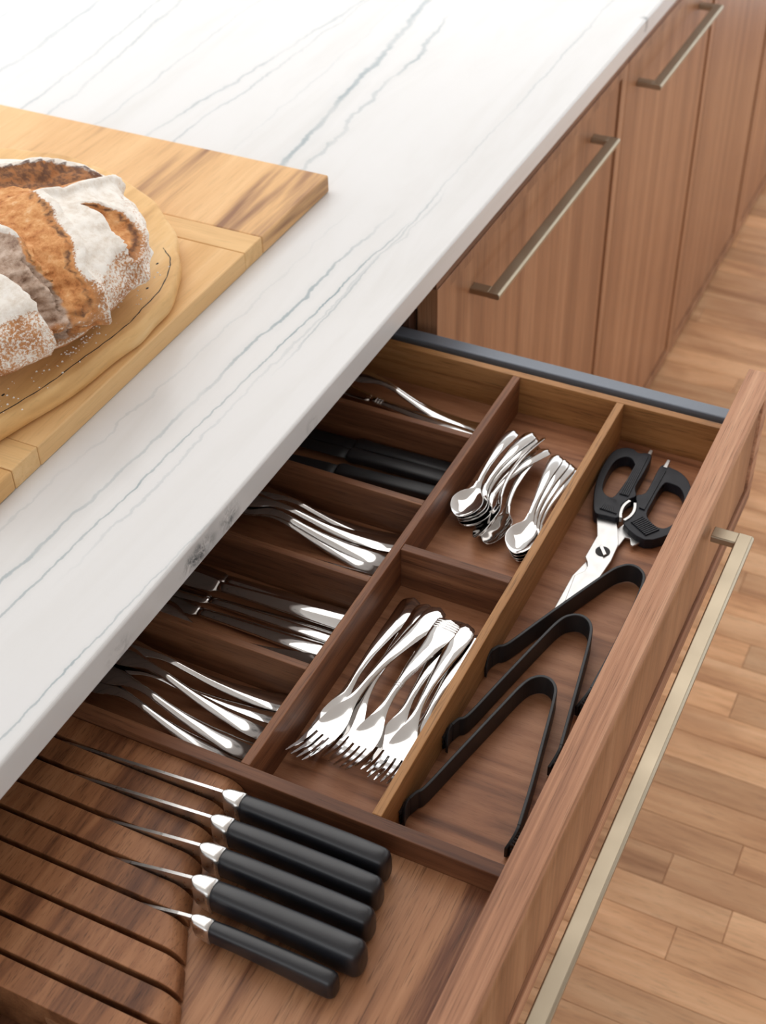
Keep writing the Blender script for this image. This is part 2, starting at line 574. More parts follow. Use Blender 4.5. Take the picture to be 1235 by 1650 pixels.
MB().box(0.8865, 0.8960, YR1 + 0.0001, YM0 - 0.0001, ZFL, ZTR - 0.0005).build('short_divider', WAL_Y, tray, bevel=BV)

# ------------------------------------------------------------------ knife block
kb = thing('knife_block', 'slotted walnut knife block lying in the drawer, five knives in it', 'knife block', (0.46, 0.0, 0.7546))
MB().box(0.3526, 0.5854, -0.3502, -0.0840, 0.7546, 0.7868).build('block_base', WAL_PANEL, kb, bevel=0.0005)
SLOT_TOP = [0.5635, 0.5384, 0.5121, 0.4844, 0.4594, 0.4306, 0.4045, 0.3781]
ENDS = [(0.352, -0.172), (0.378, -0.163), (0.404, -0.151), (0.4293, -0.138), (0.449, -0.127), (0.477, -0.114), (0.505, -0.105), (0.53, -0.099),
        (0.561, -0.096), (0.585, -0.099)]


def yend(x):
    for (a, ya), (b, yb) in zip(ENDS[:-1], ENDS[1:]):
        if x <= b:
            return ya + (yb - ya) * (x - a) / (b - a)
    return ENDS[-1][1]


edges = [(SLOT_TOP[0], 0.5850)] + [(SLOT_TOP[k + 1], SLOT_TOP[k] - 0.0045) for k in range(7)] + [(0.3525, SLOT_TOP[7] - 0.0045)]
ZB0, ZB1 = 0.7869, 0.8026
for xa, xb in edges:
    m = MB()
    rings = []
    for x in [xa + (xb - xa) * k / 4 for k in range(5)]:
        ye = yend(x)
        ring = [(x, 0.125, 0.7548), (x, 0.125, ZB1)]
        for k in range(9):
            a = math.pi / 2 * k / 8
            ring.append((x, ye - 0.018 * math.sin(a), ZB1 - (ZB1 - ZB0 - 0.001) * (1 - math.cos(a))))
        ring.append((x, ye - 0.018, ZB0))
        ring.append((x, -0.0838, ZB0))
        ring.append((x, -0.0838, 0.7548))
        rings.append(ring)
    m.rings(rings)
    m.build('slat', WAL_BLOCK, kb, bevel=0.0006, angle=50)


# ------------------------------------------------------------------ kitchen knives
def sup_ring(y, xc, zc, w, h, n=28, e=3.1):
    r = []
    for k in range(n):
        a = 2 * math.pi * k / n
        c, s = math.cos(a), math.sin(a)
        r.append((xc + w / 2 * math.copysign(abs(c) ** (2 / e), c), y, zc + h / 2 * math.copysign(abs(s) ** (2 / e), s)))
    return r


def lerp_tab(tab, s):
    for (a, va), (b, vb) in zip(tab[:-1], tab[1:]):
        if s <= b:
            u = (s - a) / (b - a) if b > a else 0
            u = max(0.0, min(1.0, u))
            return va + (vb - va) * u
    return tab[-1][1]


def smooth_tab(tab, s):
    n = len(tab)
    for i in range(n - 1):
        a, va = tab[i]
        b, vb = tab[i + 1]
        if s <= b or i == n - 2:
            u = max(0.0, min(1.0, (s - a) / (b - a)))
            h = b - a

            def sl(k):
                if k <= 0 or k >= n - 1:
                    return 0.0 if n < 3 else ((tab[min(k + 1, n - 1)][1] - tab[max(k - 1, 0)][1]) / (tab[min(k + 1, n - 1)][0] - tab[max(k - 1, 0)][0]))
                d0 = (tab[k][1] - tab[k - 1][1]) / (tab[k][0] - tab[k - 1][0])
                d1 = (tab[k + 1][1] - tab[k][1]) / (tab[k + 1][0] - tab[k][0])
                return 0.0 if d0 * d1 <= 0 else 2 * d0 * d1 / (d0 + d1)
            m0, m1 = sl(i) * h, sl(i + 1) * h
            u2, u3 = u * u, u * u * u
            return (2 * u3 - 3 * u2 + 1) * va + (u3 - 2 * u2 + u) * m0 + (-2 * u3 + 3 * u2) * vb + (u3 - u2) * m1
    return tab[-1][1]


KN = [  # x, bolster start, handle start, butt, thickness, height, run of bare spine, label
    (0.5612, -0.1120, -0.1300, -0.2590, 0.0188, 0.0300, 0.125, 'black handled kitchen knife next to the tray wall, topmost of five'),
    (0.5361, -0.1165, -0.1340, -0.2645, 0.0188, 0.0298, 0.105, 'second black handled kitchen knife from the tray wall'),
    (0.5098, -0.1225, -0.1420, -0.2705, 0.0188, 0.0300, 0.070, 'middle of five black handled kitchen knives in the block'),
    (0.4821, -0.1325, -0.1515, -0.2770, 0.0204, 0.0310, 0.055, 'thickest black handled kitchen knife, fourth from the tray wall'),
    (0.4571, -0.1465, -0.1635, -0.2675, 0.0146, 0.0228, 0.025, 'small black handled paring knife, lowest of the five')]
for (x, yb, yh, ye, w, h, bl, lab) in KN:
    top = 0.8185 if h > 0.025 else 0.8105
    k = thing('kitchen_knife', lab, 'knife', (x, yh, 0.787), group='knives in the drawer block')
    L = yh - ye
    W = [(0, .86), (.12, .93), (.5, 1.0), (.85, 1.07), (1, 1.05)]
    Hh = [(0, .84), (.15, .80), (.5, .90), (.8, 1.04), (.93, 1.15), (1, 1.15)]
    T = [(0, 0.0), (.3, .0010), (.7, .0016), (.9, .0014), (1, .0002)]
    rings = []
    for s in [0, .004, .02, .06, .12, .2, .3, .4, .5, .6, .7, .8, .87, .92, .955, .978, .992, 1.0]:
        sh = 1.0
        if s > .955:
            u = (s - .955) / .045
            sh = math.sqrt(max(0.0, 1 - (u * .80) ** 2))
        if s < .004:
            sh = .95
        hh = h * smooth_tab(Hh, s)
        zt = top + smooth_tab(T, s)
        zc = zt - hh / 2
        low = zc - hh / 2
        if low < 0.7873:
            hh -= (0.7873 - low)
            zc = zt - hh / 2
        rings.append(sup_ring(yh - s * L, x, zc, w * smooth_tab(W, s) * sh, hh * (1 - (1 - sh) * .6)))
    MB().rings(rings).build('handle', BLACK, k, smooth=True)
    rings = []
    for s, wf in [(0, .20), (.05, .34), (.12, .54), (.24, .68), (.45, .77), (.75, .84), (1.0, .88)]:
        hh = h * (.80 + .10 * s)
        zt = top - 0.0004
        low = 0.8030 if s < 0.05 else (0.7950 if s < .2 else (zt - hh))
        low = max(low, 0.7885)
        rings.append(sup_ring(yb + (yh - yb) * s, x, (zt + low) / 2, w * wf, zt - low, e=5.0))
    tag(MB().rings(rings).build('bolster', SATIN, k, smooth=True), 'satin steel bolster')
    m = MB()
    sl = (top - 0.8026) / bl
    spine = [(yb - 0.001, top - 0.0006), (yb + bl * .5, top - sl * bl * .5), (yb + bl, 0.8026), (yb + bl + .03, 0.8026 - sl * .03), (yb + bl + .06, 0.7895)]
    n = len(spine)
    pts = []
    for (yy, zz) in spine:
        zz = max(zz, 0.7895)
        ed = 0.7885 if yy > yend(x) + 0.0 else 0.8030
        pts.append((yy, zz, min(ed, zz - 0.0003)))
    ring_list = []
    for (yy, zz, ed) in pts:
        ring_list.append([(x - 0.0013, yy, zz), (x + 0.0013, yy, zz), (x + 0.0003, yy, ed), (x - 0.0003, yy, ed)])
    m.rings(ring_list)
    m.build('blade', SATIN, k)


# ------------------------------------------------------------------ flatware
def flat_ring(s, w, t, zc, crown=0.0, n=7):
    up, dn = [], []
    for k in range(n):
        y = math.cos(math.pi * k / (n - 1)) * w / 2
        q = (2 * y / w) ** 2 if w > 1e-6 else 0
        edge = math.sqrt(max(0.0, 1 - 0.86 * q))
        z = zc + crown * q
        up.append((s, y, z + t / 2 * edge))
        dn.append((s, y, z - t / 2 * edge))
    return up + dn[::-1]


def strip(mb, stations, wt, zt, tt, ct):
    mb.rings([flat_ring(s, wt(s), tt(s), zt(s), ct(s)) for s in stations])


FORK_L = 0.205
ZF = [(0, .0010), (.010, .0072), (.022, .0142), (.034, .0195), (.046, .0228), (.060, .0242), (.075, .0244), (.090, .0218), (.108, .0150), (.130, .0078),
      (.155, .0036), (.178, .0026), (.205, .0062)]


ZFU = [(0, .0165), (.008, .0122), (.018, .0072), (.030, .0032), (.042, .0016), (.055, .0026), (.070, .0066), (.085, .0112), (.102, .0146), (.122, .0156),
       (.150, .0130), (.180, .0088), (.205, .0078)]


def fork_proto(name, label, cat, bands=False, wide=1.0, blunt=False, up=False):
    root = thing(name, label, cat)
    z = lambda s: smooth_tab(ZFU if up else ZF, s)
    W = [(.036, .0238), (.046, .0244), (.055, .0230), (.063, .0186), (.071, .0128), (.080, .0088), (.092, .0070), (.108, .0074), (.138, .0118 * wide),
         (.175, .0182 * wide), (.194, .0204 * wide), (.2005, .0186 * wide), (.2035, .0128 * wide), (.2050, .0040)]
    if blunt:
        W[-3:] = [(.2030, .0200 * wide), (.2045, .0194 * wide), (.2050, .0175 * wide)]
    T = [(.036, .0018), (.075, .0022), (.095, .0040), (.13, .0034), (.18, .0024), (.205, .0018)]
    cu = -1.0 if up else 1.0
    Cc = [(.036, -.0012 * cu), (.060, -.0018 * cu), (.085, -.0003), (.15, -.0009), (.205, -.0012)]
    ws, ts, cs = (lambda s: smooth_tab(W, s)), (lambda s: lerp_tab(T, s)), (lambda s: lerp_tab(Cc, s))
    head = MB()
    head.rings([flat_ring(s, ws(s), ts(s), z(s), cs(s), 9) for s in (.0380, .042, .047, .052, .057, .062, .067, .072, .077, .082, .087, .092, .097, .102)], c1=False)
    for k in range(4):
        yc = (k - 1.5) * 0.0063
        rings = []
        for s in [.0410, .038, .033, .027, .021, .015, .009, .005, .002, .0]:
            u = s / .041
            w = .0015 + .0030 * u ** .9
            if s < .003:
                w *= .6
            t = .0011 + .0008 * u
            y0 = yc * (0.92 + .08 * u)
            zz = z(s) - cu * .0012 * (2 * yc / .0238) ** 2
            rings.append([(s, y0 + w / 2, zz + t / 2), (s, y0 - w / 2, zz + t / 2), (s, y0 - w / 2, zz - t / 2), (s, y0 + w / 2, zz - t / 2)])
        head.rings(rings)
    head.build('tined_head', STEEL, root, smooth=True, shift=(0, 0, 0)).modifiers.new('es', 'EDGE_SPLIT').split_angle = math.radians(60)
    h = MB()
    h.rings([flat_ring(s, ws(s), ts(s), z(s), cs(s), 9) for s in
             (.102, .108, .116, .124, .132, .142, .152, .162, .172, .182, .190, .196, .200, .2025, .2044, .205)], c0=False)
    h.build('handle', STEEL, root, smooth=True, shift=(0, 0, 0)).modifiers.new('es', 'EDGE_SPLIT').split_angle = math.radians(60)
    if bands:
        for s0 in (.1925, .1955, .1985, .2015, .1045, .1075):
            b = MB()
            w = ws(s0) + .0008
            b.rings([flat_ring(s0 - .0008 + d, w, ts(s0) + tt, z(s0), cs(s0)) for d, tt in ((0, .0002), (.0004, .0011), (.0014, .0011), (.0018, .0002))])
            b.build('ridge_band', STEEL, root, smooth=True, shift=(0, 0, 0))
    root['L'] = 0.205
    return root


def spoon_proto(name, label, cat, L=0.152, bw=0.0325, bl=0.049):
    root = thing(name, label, cat)
    f = L / 0.152
    Zs = [(0, .0048), (bl * .2, .0022), (bl * .5, .0012), (bl * .8, .0042), (bl, .0082), (bl + .012, .0135), (.085 * f, .0190), (.108 * f, .0205),
          (.130 * f, .0185), (L, .0150)]
    W = [(0, .0030), (bl * .05, bw * .36), (bl * .14, bw * .62), (bl * .30, bw * .90), (bl * .48, bw), (bl * .66, bw * .90), (bl * .82, bw * .62),
         (bl * .94, bw * .34), (bl + .006, .0066), (bl + .02, .0056), (.092 * f, .0078), (.112 * f, .0108), (.132 * f, .0136), (L - .008, .0144), (L - .003, .0126), (L - .001, .0085), (L, .0040)]
    Cc = [(0, .0003), (bl * .25, .0048), (bl * .5, .0066), (bl * .75, .0046), (bl, .0003), (L, -.0011)]
    T = [(0, .0011), (bl, .0018), (bl + .015, .0036), (.10 * f, .0028), (L, .0017)]
    ws, zs, cs, ts = (lambda s: smooth_tab(W, s)), (lambda s: smooth_tab(Zs, s)), (lambda s: smooth_tab(Cc, s)), (lambda s: lerp_tab(T, s))
    b = MB()
    st = [bl * q for q in (0, .03, .07, .12, .18, .25, .33, .42, .5, .58, .66, .74, .82, .9, .96, 1.0)] + [bl + .006]
    b.rings([flat_ring(s, ws(s), ts(s), zs(s), cs(s), n=13) for s in st], c1=False)
    b.build('bowl', STEEL, root, smooth=True, shift=(0, 0, 0))
    h = MB()
    n = 16
    st = [bl + .006 + (L - bl - .006) * (1 - (1 - k / n) ** 1.3) for k in range(n + 1)]
    h.rings([flat_ring(s, ws(s), ts(s), zs(s), cs(s), n=13) for s in st], c0=False)
    h.build('handle', STEEL, root, smooth=True, shift=(0, 0, 0))
    root['L'] = L
    return root


def table_knife_proto(name, label, cat, L=0.228, bands=False):
    root = thing(name, label, cat)
    b = MB()
    st = [(0, .003, .0006), (.004, .010, .0010), (.012, .0150, .0012), (.035, .0185, .0014), (.060, .0180, .0018), (.078, .0150, .0024), (.085, .0100, .0040)]
    b.rings([flat_ring(s, w, t, .0030, 0) for s, w, t in st])
    b.build('blade', STEEL, root, smooth=True, shift=(0, 0, 0))
    h = MB()
    st = [(.085, .0100, .0050), (.092, .0106, .0062), (.115, .0116, .0066), (.155, .0146, .0068), (.195, .0180, .0062), (.216, .0194, .0054),
          (.223, .0182, .0048), (.2268, .0124, .0040), (.228, .0040, .003)]
    h.rings([flat_ring(s, w, t, .0034, 0) for s, w, t in st])
    h.build('handle', STEEL, root, smooth=True, shift=(0, 0, 0))
    if bands:
        for s0 in (.092, .0955, .099):
            g = MB()
            g.rings([flat_ring(s0 + d, .0120, .0066 + tt, .0034, 0) for d, tt in ((0, 0), (.0006, .0012), (.0016, .0012), (.0022, 0))])
            g.build('ridge_band', STEEL, root, smooth=True, shift=(0, 0, 0))
    root['L'] = L
    return root


def black_knife_proto(name, label, cat, L=0.225):
    root = thing(name, label, cat)
    b = MB()
    b.rings([flat_ring(s, w, t, .0060, 0) for s, w, t in ((0, .002, .0006), (.006, .010, .0010), (.03, .0160, .0012), (.09, .0175, .0014), (.108, .0150, .0016))])
    tag(b.build('blade', BLACK2, root, smooth=True, shift=(0, 0, 0)), 'dark blade')
    h = MB()
    st = [(.104, .0150, .0085), (.107, .0185, .0105), (.112, .0195, .0112), (.122, .0165, .0112), (.150, .0165, .0112), (.190, .0182, .0110),
          (.212, .0186, .0104), (.219, .0178, .0096), (.2235, .0150, .0084), (.225, .0070, .006)]
    h.rings([sup_plan(s, w, t, .0060) for s, w, t in st])
    h.build('handle', BLACK2, root, smooth=True, shift=(0, 0, 0))
    root['L'] = L
    return root


def sup_plan(s, w, t, zc, n=16, e=4.0):
    r = []
    for k in range(n):
        a = 2 * math.pi * k / n
        c, d = math.cos(a), math.sin(a)
        r.append((s, w / 2 * math.copysign(abs(c) ** (2 / e), c), zc + t / 2 * math.copysign(abs(d) ** (2 / e), d)))
    return r


used = set()


def put(proto, tip, end, dz, label, group, roll=0.0, pitch=0.0, base=ZFL):
    o = proto if proto.name not in used else copy_tree(proto)
    used.add(proto.name)
    L = proto['L']
    d = Vector((end[0] - tip[0], end[1] - tip[1], 0))
    k = d.length / L
    o.rotation_mode = 'XYZ'
    o.rotation_euler = (math.radians(roll), math.radians(pitch), math.atan2(d.y, d.x))
    o.scale = (k, 1.0, 1.0)
    o.location = (tip[0], tip[1], base + 0.0006 + dz)
    tag(o, label, 'fork' if 'fork' in o.name else ('spoon' if 'spoon' in o.name else 'knife'), group)
    return o


F1 = fork_proto('dinner_fork', '', '')
F2 = fork_proto('banded_fork', '', '', bands=True, wide=1.18, blunt=True, up=True)
F4 = fork_proto('cake_fork', '', '', up=True)
F5 = fork_proto('square_fork', '', '', wide=1.12, blunt=True, up=True)
F3 = fork_proto('broad_fork', '', '', wide=1.12, blunt=True)
S1 = spoon_proto('teaspoon', '', '')
S2 = spoon_proto('tablespoon', '', '', L=0.205, bw=0.043, bl=0.066)
K1 = table_knife_proto('table_knife', '', '')
K2 = table_knife_proto('banded_table_knife', '', '', bands=True)
B1 = black_knife_proto('steak_knife', '', '')

g = 'forks in the front middle compartment'
put(F4, (0.650, -0.1310), (0.8687, -0.1375), 0.000, 'leftmost fork of the front pile, handle end nearest the dark divider', g)
put(F4, (0.652, -0.1500), (0.8640, -0.1545), 0.0026, 'second fork from the left in the front pile, lying under the topmost one', g)
put(F4, (0.640, -0.1300), (0.8610, -0.1680), 0.0066, 'fork on top at the left of the front pile, its tines reaching farthest left', g, roll=5)
put(F5, (0.655, -0.1900), (0.8578, -0.1915), 0.000, 'fork under the ridged fork, squared handle end showing beyond it', g)
put(F2, (0.6440, -0.1700), (0.8486, -0.1843), 0.0078, 'fork with three ridges across its flat handle end', g)
put(F4, (0.657, -0.2120), (0.8480, -0.2125), 0.0005, 'rightmost fork of the front pile against the golden divider', g)
put(F4, (0.6460, -0.2070), (0.8530, -0.2000), 0.0056, 'fork lying on top at the right of the front pile, beside the golden divider', g)

g = 'forks in the nearest side compartment'
put(F1, (0.644, 0.1230), (0.6240, -0.0960), 0.000, 'fork closest to the knife block in the nearest side compartment', g)
put(F1, (0.655, 0.1210), (0.6860, -0.0980), 0.000, 'fork at the bottom of the crossing pile in the nearest side compartment', g)
put(F1, (0.654, 0.1190), (0.6380, -0.1010), 0.0034, 'second fork from the knife block in the nearest side compartment', g)
put(F1, (0.678, 0.1230), (0.7010, -0.0990), 0.0030, 'fork nearest the far divider in the nearest side compartment', g)
put(F1, (0.676, 0.1170), (0.6600, -0.1030), 0.0068, 'topmost fork crossing the others in the nearest side compartment', g)

g = 'knives in the second side compartment'
put(K1, (0.8175, 0.1280), (0.8225, -0.1000), 0.000, 'steel table knife against the far divider of the second side compartment', g)
put(K1, (0.798, 0.1260), (0.8110, -0.1020), 0.0070, 'steel table knife on top in the second side compartment', g, roll=18)
put(K1, (0.784, 0.1280), (0.7930, -0.1000), 0.000, 'steel table knife in the middle of the second side compartment', g, roll=-6)
put(K1, (0.768, 0.1280), (0.7730, -0.0960), 0.000, 'steel table knife with broad bright end, second from the near divider', g)
sp = put(S2, (0.7360, 0.1040), (0.7560, -0.0930), 0.0010, 'tablespoon with broad rounded handle end beside the near divider, among table knives',
         'spoons in the second side compartment', roll=180)
sp.location.z = ZFL + 0.0245

g = 'forks in the middle side compartment'
put(F1, (0.916, 0.1220), (0.8950, -0.0980), 0.000, 'lowest fork of the middle side compartment, edge on and near the flat knife', g, roll=10)
put(F1, (0.926, 0.1220), (0.9420, -0.0980), 0.000, 'fork by the far divider of the middle side compartment', g)
put(F1, (0.915, 0.1190), (0.9040, -0.1010), 0.0032, 'middle fork of the middle side compartment', g, roll=14)
put(F3, (0.904, 0.1230), (0.9290, -0.0990), 0.0064, 'topmost fork with broad bright handle in the middle side compartment', g)
put(K1, (0.8720, 0.1270), (0.8760, -0.1010), 0.000, 'steel table knife lying flat along the near divider, beside the forks', 'knives in the middle side compartment')

g = 'cutlery in the farthest side compartment'
put(K2, (1.1540, 0.1280), (1.1230, -0.0980), 0.0040, 'table knife with ridged collar in the farthest side compartment', g)
put(F1, (1.166, 0.1220), (1.1460, -0.0990), 0.000, 'fork farthest from the viewer, in the farthest side compartment', g)
put(F1, (1.160, 0.1180), (1.1370, -0.1020), 0.0034, 'fork beside the ridged knife in the farthest side compartment', g)

g = 'black knives in the fourth side compartment'
put(B1, (1.0575, 0.1250), (1.0632, -0.0980), 0.000, 'black handled knife along the far side of its compartment', g)
put(B1, (1.036, 0.1250), (1.0435, -0.1010), 0.0030, 'middle one of three black handled knives in one compartment', g)
put(B1, (1.006, 0.1250), (1.0215, -0.0995), 0.000, 'black handled knife nearest the viewer in its compartment', g)

g = 'teaspoons in the small compartment'
put(S1, (0.988, -0.1365), (1.1300, -0.1640), 0.000, 'lowest teaspoon of the left stack', g)
put(S1, (0.986, -0.1352), (1.1253, -0.1770), 0.0036, 'teaspoon of the left stack with its handle swung farthest right', g)
put(S1, (0.986, -0.1340), (1.1345, -0.1600), 0.0072, 'third teaspoon up in the left stack', g)
put(S1, (0.985, -0.1332), (1.1366, -0.1545), 0.0108, 'teaspoon just under the top one of the left stack', g)
put(S1, (0.9840, -0.1325), (1.1275, -0.1365), 0.0144, 'top teaspoon of the left stack, bowl showing whole', g)
put(S1, (0.972, -0.1730), (1.1260, -0.1740), 0.0010, 'teaspoon half hidden beneath the tilted spoon', g, roll=-20)
put(S1, (0.9660, -0.1640), (1.1360, -0.1770), 0.0120, 'teaspoon tilted on its side between the two stacks', g, roll=-46)
put(S1, (0.962, -0.2070), (1.1115, -0.2140), 0.000, 'lowest teaspoon of the right stack', g)
put(S1, (0.961, -0.2062), (1.1120, -0.2080), 0.0034, 'second teaspoon up in the right stack', g)
put(S1, (0.961, -0.2050), (1.1124, -0.2005), 0.0068, 'third teaspoon up in the right stack', g)
put(S1, (0.961, -0.2040), (1.1126, -0.1925), 0.0102, 'top teaspoon of the right stack by the golden divider', g)


# ------------------------------------------------------------------ tongs
def smooth_path(pts, n=6):
    out = []
    P = [Vector((p[0], p[1], 0)) for p in pts]
    for i in range(len(P) - 1):
        p0, p1, p2, p3 = P[max(i - 1, 0)], P[i], P[i + 1], P[min(i + 2, len(P) - 1)]
        for k in range(n):
            t = k / n
            out.append(0.5 * ((2 * p1) + (p2 - p0) * t + (2 * p0 - 5 * p1 + 4 * p2 - p3) * t * t + (3 * p1 - p0 - 3 * p2 + p3) * t ** 3))
    out.append(P[-1])
    return out


def tongs(label, pts, z0=ZFL + 0.0006, z1=0.7845, th=0.0030, hook=True):
    base = pts[len(pts) // 2]
    t = thing('tongs', label, 'tongs', (base[0], base[1], z0), group='black tongs in the front compartment')
    path = smooth_path(pts)
    m = MB()
    rings = []
    n = len(path)
    for i, p in enumerate(path):
        d = (path[min(i + 1, n - 1)] - path[max(i - 1, 0)]).normalized()
        nrm = Vector((-d.y, d.x, 0))
        a, b = p + nrm * th / 2, p - nrm * th / 2
        rings.append([(a.x, a.y, z1), (b.x, b.y, z1), (b.x, b.y, z0 + .0006), (a.x, a.y, z0 + .0006)])
    m.rings(rings)
    m.build('spring_band', BLACK2, t, bevel=0.0007, angle=50)
    # toothed gripping tips at both ends
    for end, sgn in ((0, 1), (n - 1, -1)):
        p = path[end]
        d = (path[0] - path[2]).normalized() if end == 0 else (path[-1] - path[-3]).normalized()
        nrm = Vector((-d.y, d.x, 0)) * sgn
        if end == 0:
            L, inward = 0.013, -1
        else:
            L, inward = 0.018, -1
        g = MB()
        q = []
        steps = 6
        for k in range(steps + 1):
            u = k / steps
            c = p + d * (L * u) + nrm * (inward * -0.006 * u * u)
            hh = (z1 - z0) * (1 - .45 * u * u)
            q.append([(c.x + nrm.x * .0014, c.y + nrm.y * .0014, z0 + hh), (c.x - nrm.x * .0014, c.y - nrm.y * .0014, z0 + hh),
                      (c.x - nrm.x * .0014, c.y - nrm.y * .0014, z0 + .0004), (c.x + nrm.x * .0014, c.y + nrm.y * .0014, z0 + .0004)])
        g.rings(q)
        tip = g.build('gripping_tip', BLACK2, t, bevel=0.0006, angle=50)
        tm = MB()
        for k in range(5):
            c = p + d * (L * (0.25 + .17 * k)) + nrm * 0.0045 * (k / 5)
            for zz in (z0 + .003, z0 + .009, z0 + .015):
                if zz > z0 + (z1 - z0) * .8:
                    continue
                i0 = len(tm.v)
                f = -nrm
                a = c + f * .001
                e = c + f * .0050
                tm.v += [(a.x - d.x * .0016, a.y - d.y * .0016, zz), (a.x + d.x * .0016, a.y + d.y * .0016, zz),
                         (a.x + d.x * .0016, a.y + d.y * .0016, zz + .004), (a.x - d.x * .0016, a.y - d.y * .0016, zz + .004), (e.x, e.y, zz + .002)]
                tm.f += [(i0, i0 + 1, i0 + 2, i0 + 3), (i0, i0 + 1, i0 + 4), (i0 + 1, i0 + 2, i0 + 4), (i0 + 2, i0 + 3, i0 + 4), (i0 + 3, i0, i0 + 4)]
        tm.build('teeth', BLACK2, t)
    return t


tongs('upper of three black tongs, its bend touching the scissors blade',
      [(0.8236, -0.2362), (0.8313, -0.2398), (0.839, -0.2468), (0.880, -0.2630), (0.925, -0.2812), (0.966, -0.2985), (0.9790, -0.3062), (0.9855, -0.3150),
       (0.9835, -0.3250), (0.9722, -0.3325), (0.940, -0.3352), (0.900, -0.3354), (0.860, -0.3350), (0.8187, -0.3335)])
tongs('middle one of three black tongs in the front compartment',
      [(0.7282, -0.2385), (0.7364, -0.2415), (0.7457, -0.2475), (0.795, -0.2580), (0.845, -0.2688), (0.884, -0.2782), (0.8970, -0.2865), (0.9000, -0.2970),
       (0.8927, -0.3068), (0.874, -0.3125), (0.830, -0.3195), (0.790, -0.3255), (0.7467, -0.3320)])
tongs('nearest of three black tongs, closest to the knife handles',
      [(0.6411, -0.2385), (0.6499, -0.2415), (0.6595, -0.2462), (0.710, -0.2572), (0.760, -0.2682), (0.797, -0.2768), (0.8105, -0.2843), (0.8140, -0.2945),
       (0.8070, -0.3040), (0.7907, -0.3088), (0.745, -0.3165), (0.700, -0.3240), (0.6546, -0.3302)])

# ------------------------------------------------------------------ scissors
sc = thing('kitchen_scissors', 'kitchen scissors with black ribbed loop handles and bright steel blades', 'scissors', (1.03, -0.28, ZFL))


def ring_prism(outer, hole, z0, z1):
    """plan outline with a hole, extruded"""
    bm = bmesh.new()

    def loop(pts):
        vs = [bm.verts.new((p[0], p[1], 0)) for p in pts]
        return [bm.edges.new((vs[k], vs[(k + 1) % len(vs)])) for k in range(len(vs))]
    e = loop(outer) + (loop(hole) if hole else [])
    bmesh.ops.triangle_fill(bm, use_beauty=True, use_dissolve=False, edges=e)
    m = MB()
    bm.verts.ensure_lookup_table()
    bm.verts.index_update()
    nv = len(bm.verts)
    co = [v.co.copy() for v in bm.verts]
    m.v = [(c.x, c.y, z0) for c in co] + [(c.x, c.y, z1) for c in co]
    for f in bm.faces:
        idx = [v.index for v in f.verts]
        m.f.append(tuple(idx))
        m.f.append(tuple(i + nv for i in idx[::-1]))
    for ed in bm.edges:
        if len(ed.link_faces) == 1:
            a, b = ed.verts[0].index, ed.verts[1].index
            m.f.append((a, b, b + nv, a + nv))
    bm.free()
    return m


def spl(pts, n=4):
    P = [Vector((p[0], p[1], 0)) for p in pts]
    out = []
    N = len(P)
    for i in range(N):
        p0, p1, p2, p3 = P[i - 1], P[i], P[(i + 1) % N], P[(i + 2) % N]
        for k in range(n):
            t = k / n
            v = 0.5 * ((2 * p1) + (p2 - p0) * t + (2 * p0 - 5 * p1 + 4 * p2 - p3) * t * t + (3 * p1 - p0 - 3 * p2 + p3) * t ** 3)
            out.append((v.x, v.y))
    return out


A_out = [(1.0528, -0.2532), (1.0662, -0.2444), (1.0863, -0.2362), (1.1125, -0.2300), (1.1396, -0.2290), (1.1574, -0.2325), (1.1668, -0.2430), (1.1690, -0.2560),
         (1.1650, -0.2655), (1.1681, -0.2728), (1.1647, -0.2800), (1.1344, -0.2809), (1.1092, -0.2802), (1.0959, -0.2852), (1.0869, -0.2800), (1.0742, -0.2762),
         (1.0554, -0.2798), (1.0529, -0.2673)]
A_hole = [(1.1082, -0.2350), (1.1235, -0.2335), (1.1409, -0.2355), (1.1506, -0.2449), (1.1535, -0.2566), (1.1482, -0.2653), (1.1383, -0.2692), (1.1149, -0.2680),
          (1.0867, -0.2652), (1.0829, -0.2570), (1.0882, -0.2450), (1.0962, -0.2385)]
B_out = [(1.0506, -0.2870), (1.0687, -0.2916), (1.0851, -0.2896), (1.0982, -0.2846), (1.1059, -0.2916), (1.1242, -0.2926), (1.1469, -0.2922), (1.1583, -0.2942),
         (1.1575, -0.3027), (1.1533, -0.3163), (1.1426, -0.3276), (1.1259, -0.3352), (1.1003, -0.3415), (1.0745, -0.3413), (1.0541, -0.3332), (1.0365, -0.3136)]
B_hole = [(1.1302, -0.3056), (1.1320, -0.3119), (1.1289, -0.3223), (1.1168, -0.3299), (1.0971, -0.3345), (1.0775, -0.3338), (1.0631, -0.3278), (1.0603, -0.3195),
          (1.0663, -0.3096), (1.0762, -0.3032), (1.0956, -0.3030), (1.1157, -0.3034)]
A_out = [(x, y if y < -.262 else -.262 + (y + .262) * .74) for x, y in A_out]
A_hole = [(x, y if y < -.262 else -.262 + (y + .262) * .56) for x, y in A_hole]
hA = ring_prism(spl(A_out, 3), spl(A_hole, 3), ZFL + .002, ZFL + .0155).build('loop_handle', BLACKRUB, sc, bevel=0.0026, segs=3, angle=50)
hB = ring_prism(spl(B_out, 3), spl(B_hole, 3), ZFL + .001, ZFL + .0135).build('loop_handle', BLACKRUB, sc, bevel=0.0026, segs=3, angle=50)


